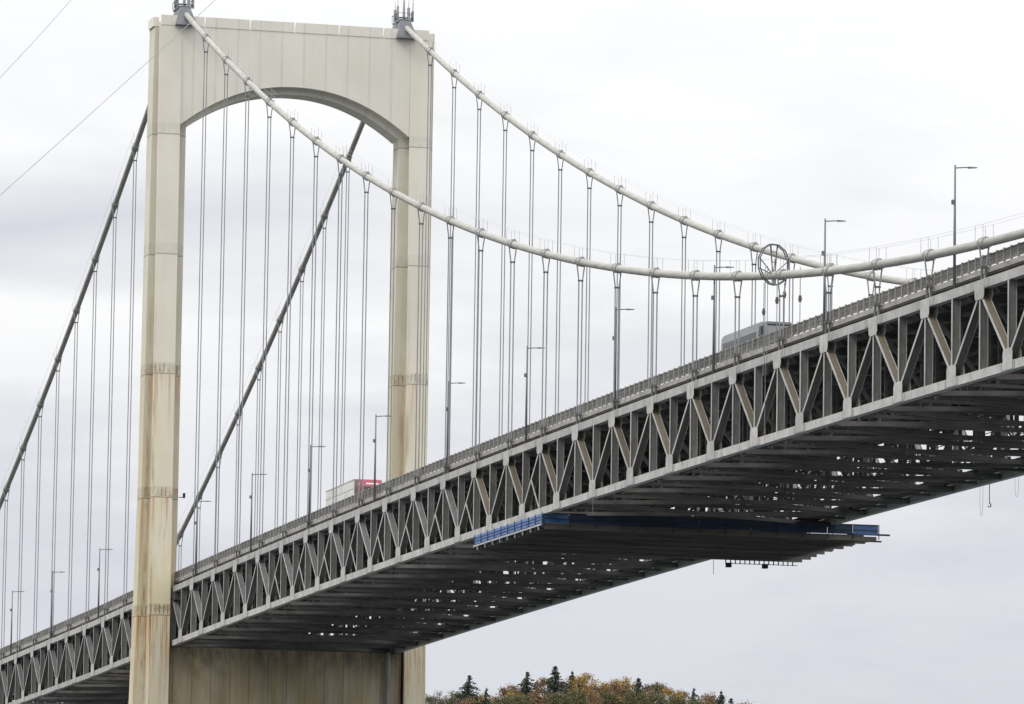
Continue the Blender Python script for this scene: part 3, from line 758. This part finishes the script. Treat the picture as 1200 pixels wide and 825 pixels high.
# hill on the far bank
DH = 1500.0
def hill_h(bearing, d):
    # bearing = y/|x| of the ray from the camera; the top line falls away to either side
    ridge = 74.2 - 55 * max(0, (bearing - .304)) * 10 - 18 * max(0, (bearing - .27)) * 2
    if bearing < .24: ridge -= (0.24 - bearing) * 120
    r = ridge * math.exp(-((d - DH - 60) / 330.0) ** 2)
    r *= 1 / (1 + math.exp((bearing - .36) * 60))
    return r + 1.0
def hill_z(bearing, d): 
    w = 1.5 * sin(bearing * 260 + d * .013) + 1.0 * sin(bearing * 700 + d * .03)
    return max(-2, hill_h(bearing, d) + w * .5 - 3)
mb = MB(); NB, ND = 120, 40; pts = []
for i in range(NB + 1):
    be = -.25 + 1.0 * i / NB
    for j in range(ND + 1):
        d = 900 + 1500 * j / ND; n_ = math.hypot(1, be)
        pts.append((CAM[0] - d / n_, CAM[1] + d * be / n_, hill_z(be, d) + 0.0))
faces = [(i * (ND + 1) + j, i * (ND + 1) + j + 1, (i + 1) * (ND + 1) + j + 1, (i + 1) * (ND + 1) + j) for i in range(NB) for j in range(ND)]
mb.poly(pts, faces)
tag(mb.build('hill', M_('forest_floor', (.07, .065, .035), .95, 0, .3, (.02, .02, .02)), smooth=True), 'wooded hill on the far bank', kind='structure')

# trees
m_bark = M_('tree_bark', (.11, .09, .075), .9, 0, .2)
def leafmat(n, c, c2): 
    m, mx, nt = mat(n, c, .8, 0, .2, (.9, .9, .9), col2=c2); return m
kinds = {
 'conifer': leafmat('spruce_needles', (.045, .062, .04), (.024, .036, .026)),
 'orange': leafmat('autumn_orange_leaves', (.36, .225, .05), (.22, .15, .04)),
 'rust': leafmat('autumn_rust_leaves', (.23, .135, .06), (.13, .085, .045)),
 'green': leafmat('olive_green_leaves', (.125, .115, .04), (.055, .062, .028)),
 'bare': leafmat('sparse_brown_leaves', (.17, .15, .12), (.10, .09, .07)),
}
def leaf(mb, x, y, z, s):
    a, b = random.uniform(0, 2 * pi), random.uniform(-1, 1)
    u = (cos(a) * s, sin(a) * s, b * s * .6); c = random.uniform(0, 2 * pi)
    v = (cos(c) * s * .7, sin(c) * s * .7, s * .8)
    mb.poly([(x - u[0], y - u[1], z - u[2]), (x + v[0], y + v[1], z + v[2]), (x + u[0], y + u[1], z + u[2]), (x - v[0] * .8, y - v[1] * .8, z - v[2] * .8)], [(0, 1, 2, 3)])
def make_tree(kind, seed):       # 10 m tall, scaled on placing
    random.seed(seed)
    r = empty('conifer_tree' if kind == 'conifer' else 'broadleaf_tree')
    t = MB(); c = MB()
    if kind == 'conifer':
        t.tube([(0, 0, -2), (0, 0, 5), (0, 0, 10.0)], [.22, .12, .03], 7)
        tiers = 30
        for i in range(tiers):
            z = 1.2 + 8.6 * i / (tiers - 1); rad = (min(3.0, .62 * (10.1 - z)) + .08) * random.uniform(.6, 1.15)
            for k in range(7):
                a = random.uniform(0, 2 * pi); z += random.uniform(-.12, .12); rr = rad * random.uniform(.45, 1.15)
                n = max(3, int(rr * 11))
                for q in range(n):
                    f = (q + .5) / n
                    leaf(c, cos(a) * rr * f + random.gauss(0, .09), sin(a) * rr * f + random.gauss(0, .09), z - .30 * rr * f + random.gauss(0, .12), random.uniform(.09, .2))
                t.beam((0, 0, z), (cos(a) * rr * .9, sin(a) * rr * .9, z - .38 * rr), .035, .035)
    else:
        t.tube([(0, 0, -2), (.1, 0, 3.2), (0, .1, 6)], [.3, .2, .1], 7)
        blobs = []
        for k in range(34):
            a = random.uniform(0, 2 * pi); h = random.uniform(3.0, 9.3); rad = 2.9 * math.sqrt(max(.06, 1 - ((h - 5.6) / 4.1) ** 2)) * random.uniform(.3, .95)
            p = (cos(a) * rad, sin(a) * rad, h); blobs.append((p, random.uniform(.55, 1.15)))
            t.tube([(0, 0, h * .55), (p[0] * .5, p[1] * .5, h * .8), p], [.1, .06, .02], 5)
            for m in range(3):
                t.beam(p, (p[0] + random.gauss(0, .6), p[1] + random.gauss(0, .6), p[2] + random.uniform(.1, .9)), .03, .03)
        n = 26 if kind == 'bare' else 120
        for p, s in blobs:
            for q in range(int(n * s)):
                d = [random.gauss(0, 1) for _ in range(3)]; l = math.sqrt(sum(e * e for e in d)); f = s * random.uniform(.3, 1.25) / l
                leaf(c, p[0] + d[0] * f, p[1] + d[1] * f, p[2] + d[2] * f * .8, random.uniform(.07, .15))
    t.build('trunk', m_bark, r); c.build('crown', kinds[kind], r)
    return r
protos = {}
names = {'conifer': 'dark spruce', 'orange': 'orange autumn tree', 'rust': 'rust brown autumn tree', 'green': 'olive green tree', 'bare': 'half bare tree'}
F_, PIT, YAW, ROL = 6628.67, .111719, 2.878428, .0155825
def ray(u, v):
    fw = (cos(PIT) * cos(YAW), cos(PIT) * sin(YAW), sin(PIT)); r = (sin(YAW), -cos(YAW), 0)
    U = (r[1] * fw[2] - r[2] * fw[1], r[2] * fw[0] - r[0] * fw[2], r[0] * fw[1] - r[1] * fw[0])
    r2 = [r[i] * cos(ROL) + U[i] * sin(ROL) for i in range(3)]; u2 = [-r[i] * sin(ROL) + U[i] * cos(ROL) for i in range(3)]
    return [fw[i] + (u - 600) / F_ * r2[i] - (v - 412.5) / F_ * u2[i] for i in range(3)]
TREES = [  # kind, place along the ridge, height of the tip, distance
 ('bare', 517, 806, 0), ('green', 505, 812, 25), ('green', 538, 809, 10), ('conifer', 550, 791, 0), ('green', 561, 812, 30), ('conifer', 570, 806, -12), ('bare', 582, 813, 12),
 ('rust', 597, 801, 5), ('green', 606, 806, 28), ('conifer', 618, 787, -5), ('conifer', 629, 799, 22), ('rust', 640, 794, 6), ('conifer', 651, 780, -6), ('rust', 661, 797, 20),
 ('conifer', 671, 786, 2), ('orange', 684, 788, -2), ('orange', 694, 794, 26), ('rust', 703, 803, 4), ('orange', 719, 795, 6), ('orange', 737, 791, -4), ('green', 729, 804, 30), ('conifer', 748, 794, -9),
 ('green', 763, 798, 5), ('rust', 775, 801, 24), ('orange', 787, 805, 0), ('rust', 800, 808, 14), ('conifer', 813, 806, -3), ('rust', 826, 811, 5), ('green', 838, 815, 22), ('conifer', 845, 809, 0), ('conifer', 857, 818, -8), ('rust', 866, 822, 12),
 ('green', 525, 815, -20), ('rust', 545, 816, -24), ('green', 590, 813, -22), ('green', 612, 812, -26), ('rust', 634, 808, -20), ('green', 655, 808, -28), ('green', 677, 806, -22), ('rust', 698, 809, -27), ('green', 712, 808, -18),
 ('green', 745, 807, -26), ('rust', 757, 807, -21), ('green', 770, 810, -28), ('green', 795, 814, -20), ('green', 818, 817, -25), ('rust', 834, 820, -20), ('orange', 572, 812, 20), ('orange', 602, 808, -8), ('rust', 727, 799, -14)]
seen = {}
for i, (kd, u, v, dd) in enumerate(TREES):
    key = (kd, i % 3)
    d = DH + dd * 1.5; rv = ray(u, v); be = rv[1] / -rv[0]; hl = math.hypot(rv[0], rv[1]); t = d / hl
    p = at(rv, t); gz = hill_z(be, d); H = p[2] - gz
    if H < 5: gz = p[2] - 6.5; H = 6.5
    H = max(5, min(15, H)); gz = p[2] - H
    if key not in protos: protos[key] = make_tree(kd, 100 + i); o = protos[key]
    else: o = copy_tree(protos[key])
    s = H / (10.0 if kd == 'conifer' else 9.9); w = s * random.uniform(.8, 1.05) if kd != 'conifer' else s * random.uniform(.85, 1.2)
    o.location = (p[0], p[1], gz); o.scale = (w, w, s); o.rotation_euler = (0, 0, random.uniform(0, 6))
    seen.setdefault(kd, []).append((u, o, v))
ordw = ['first', 'second', 'third', 'fourth', 'fifth', 'sixth', 'seventh', 'eighth', 'ninth', 'tenth', 'eleventh', 'twelfth', 'thirteenth', 'fourteenth', 'fifteenth', 'sixteenth', 'seventeenth', 'eighteenth']
for kd, arr in seen.items():
    arr.sort(key=lambda q: q[0]); hi = min(arr, key=lambda q: q[2])
    for j, (u, o, v) in enumerate(arr):
        lb = names[kd] + ' on the ridge, ' + ordw[j] + ' of its kind counting away from the tower'
        if kd == 'conifer' and o is hi[1]: lb = 'tallest dark spruce tip in the middle of the wooded ridge'
        tag(o, lb, 'tree', 'trees along the ridge')

# ------------------------------------------------------------------ sky and light
w = bpy.data.worlds.new('World'); S.world = w; w.use_nodes = True
nt = w.node_tree; N = nt.nodes; L = nt.links; N.clear()
out = N.new('ShaderNodeOutputWorld'); bg = N.new('ShaderNodeBackground'); L.new(bg.outputs[0], out.inputs[0])
SUN_AZ = math.atan2(-.93, .30); SUN_EL = radians(48)
sky = N.new('ShaderNodeTexSky'); sky.sky_type = 'NISHITA'; sky.sun_disc = False; sky.sun_elevation = SUN_EL
sky.sun_rotation = pi / 2 - SUN_AZ; sky.dust_density = 3
bg.inputs['Strength'].default_value = .1
tc = N.new('ShaderNodeTexCoord'); sp_ = N.new('ShaderNodeSeparateXYZ'); L.new(tc.outputs['Generated'], sp_.inputs[0])
mp = N.new('ShaderNodeMapping'); mp.inputs['Scale'].default_value = (7, 7, 26); L.new(tc.outputs['Generated'], mp.inputs['Vector'])
nz = N.new('ShaderNodeTexNoise'); nz.inputs['Scale'].default_value = 1.3; nz.inputs['Detail'].default_value = 5; nz.inputs['Roughness'].default_value = .5; L.new(mp.outputs[0], nz.inputs['Vector'])
def mth(op, a, b=None, c=None):
    n = N.new('ShaderNodeMath'); n.operation = op
    for i, s in enumerate((a, b, c)):
        if s is None: continue
        if isinstance(s, (int, float)): n.inputs[i].default_value = s
        else: L.new(s, n.inputs[i])
    return n.outputs[0]
# layer of cloud: elevation warped by the noise
el = mth('ADD', sp_.outputs[2], mth('MULTIPLY', mth('SUBTRACT', nz.outputs[0], .5), .030))
ramp = N.new('ShaderNodeValToRGB'); cr = ramp.color_ramp; cr.interpolation = 'EASE'
L.new(mth('MULTIPLY', el, 4.0), ramp.inputs[0])
stops = [(0.0, (.74, .755, .81)), (.20, (.745, .76, .82)), (.29, (.77, .785, .845)), (.345, (.84, .855, .90)), (.42, (.95, .955, .975)), (.47, (1.02, 1.02, 1.025)), (.52, (1.0, 1.0, 1.01)), (.60, (1.04, 1.04, 1.045)), (.8, (1.12, 1.12, 1.12)), (1.0, (1.15, 1.15, 1.15))]
while len(cr.elements) < len(stops): cr.elements.new(.5)
for e, (p, c) in zip(cr.elements, stops): e.position = p; e.color = (*c, 1)
# darker cloud bank low over the side span
bandc = mth('SUBTRACT', 1.0, mth('MINIMUM', 1.0, mth('ABSOLUTE', mth('DIVIDE', mth('SUBTRACT', el, .134), .014))))
dt = N.new('ShaderNodeVectorMath'); dt.operation = 'DOT_PRODUCT'; dt.inputs[1].default_value = (sin(YAW), -cos(YAW), 0); L.new(tc.outputs['Generated'], dt.inputs[0])
mr = N.new('ShaderNodeMapRange'); mr.inputs[1].default_value = .045; mr.inputs[2].default_value = -.09; L.new(dt.outputs['Value'], mr.inputs[0])
bf = mth('MULTIPLY', mth('MULTIPLY', bandc, mr.outputs[0]), .85)
mx = N.new('ShaderNodeMix'); mx.data_type = 'RGBA'; L.new(bf, mx.inputs[0]); L.new(ramp.outputs[0], mx.inputs[6]); mx.inputs[7].default_value = (.68, .70, .77, 1)
# overcast: brighter towards the zenith
mpb = N.new('ShaderNodeMapping'); mpb.inputs['Scale'].default_value = (9, 9, 34); mpb.inputs['Location'].default_value = (3.1, 1.7, .4); L.new(tc.outputs['Generated'], mpb.inputs['Vector'])
nb = N.new('ShaderNodeTexNoise'); nb.inputs['Scale'].default_value = 1.6; nb.inputs['Detail'].default_value = 7; nb.inputs['Roughness'].default_value = .55; L.new(mpb.outputs[0], nb.inputs['Vector'])
rb = N.new('ShaderNodeMapRange'); rb.inputs[1].default_value = .44; rb.inputs[2].default_value = .62; L.new(nb.outputs[0], rb.inputs[0])
lowf = N.new('ShaderNodeMapRange'); lowf.inputs[1].default_value = .17; lowf.inputs[2].default_value = .09; lowf.inputs[3].default_value = .1; lowf.inputs[4].default_value = .5; L.new(sp_.outputs[2], lowf.inputs[0])
mxb = N.new('ShaderNodeMix'); mxb.data_type = 'RGBA'; L.new(mth('MULTIPLY', rb.outputs[0], lowf.outputs[0]), mxb.inputs[0]); L.new(mx.outputs[2], mxb.inputs[6]); mxb.inputs[7].default_value = (.63, .65, .72, 1)
zen = mth('ADD', 1.0, mth('MULTIPLY', mth('MAXIMUM', 0.0, mth('SUBTRACT', sp_.outputs[2], .2)), 1.3))
sc_ = N.new('ShaderNodeVectorMath'); sc_.operation = 'SCALE'; L.new(mxb.outputs[2], sc_.inputs[0]); L.new(mth('MULTIPLY', zen, 10.0), sc_.inputs['Scale'])
mx2 = N.new('ShaderNodeMix'); mx2.data_type = 'RGBA'; mx2.inputs[0].default_value = .94; L.new(sky.outputs[0], mx2.inputs[6]); L.new(sc_.outputs[0], mx2.inputs[7])
L.new(mx2.outputs[2], bg.inputs['Color'])
sl_ = bpy.data.lights.new('sun', 'SUN'); sl_.energy = 1.3; sl_.angle = radians(14); sl_.color = (1, .97, .92)
so = bpy.data.objects.new('sun', sl_); C.objects.link(so)
so.rotation_euler = (pi / 2 - SUN_EL, 0, SUN_AZ + pi / 2)

# ------------------------------------------------------------------ camera
cam = bpy.data.cameras.new('camera'); co = bpy.data.objects.new('camera', cam); C.objects.link(co)
cam.sensor_width = 36; cam.lens = F_ / 1200 * 36; cam.clip_start = 1; cam.clip_end = 20000
from mathutils import Matrix, Vector
fw = Vector((cos(PIT) * cos(YAW), cos(PIT) * sin(YAW), sin(PIT))); r = Vector((sin(YAW), -cos(YAW), 0)); U = r.cross(fw)
r2 = r * cos(ROL) + U * sin(ROL); u2 = -r * sin(ROL) + U * cos(ROL)
m = Matrix((r2, u2, -fw)).transposed().to_4x4(); m.translation = Vector(CAM)
co.matrix_world = m
S.camera = co
S.view_settings.view_transform = 'Standard'; S.view_settings.look = 'None'; S.view_settings.exposure = 0; S.view_settings.gamma = 1
S.cycles.max_bounces = 5
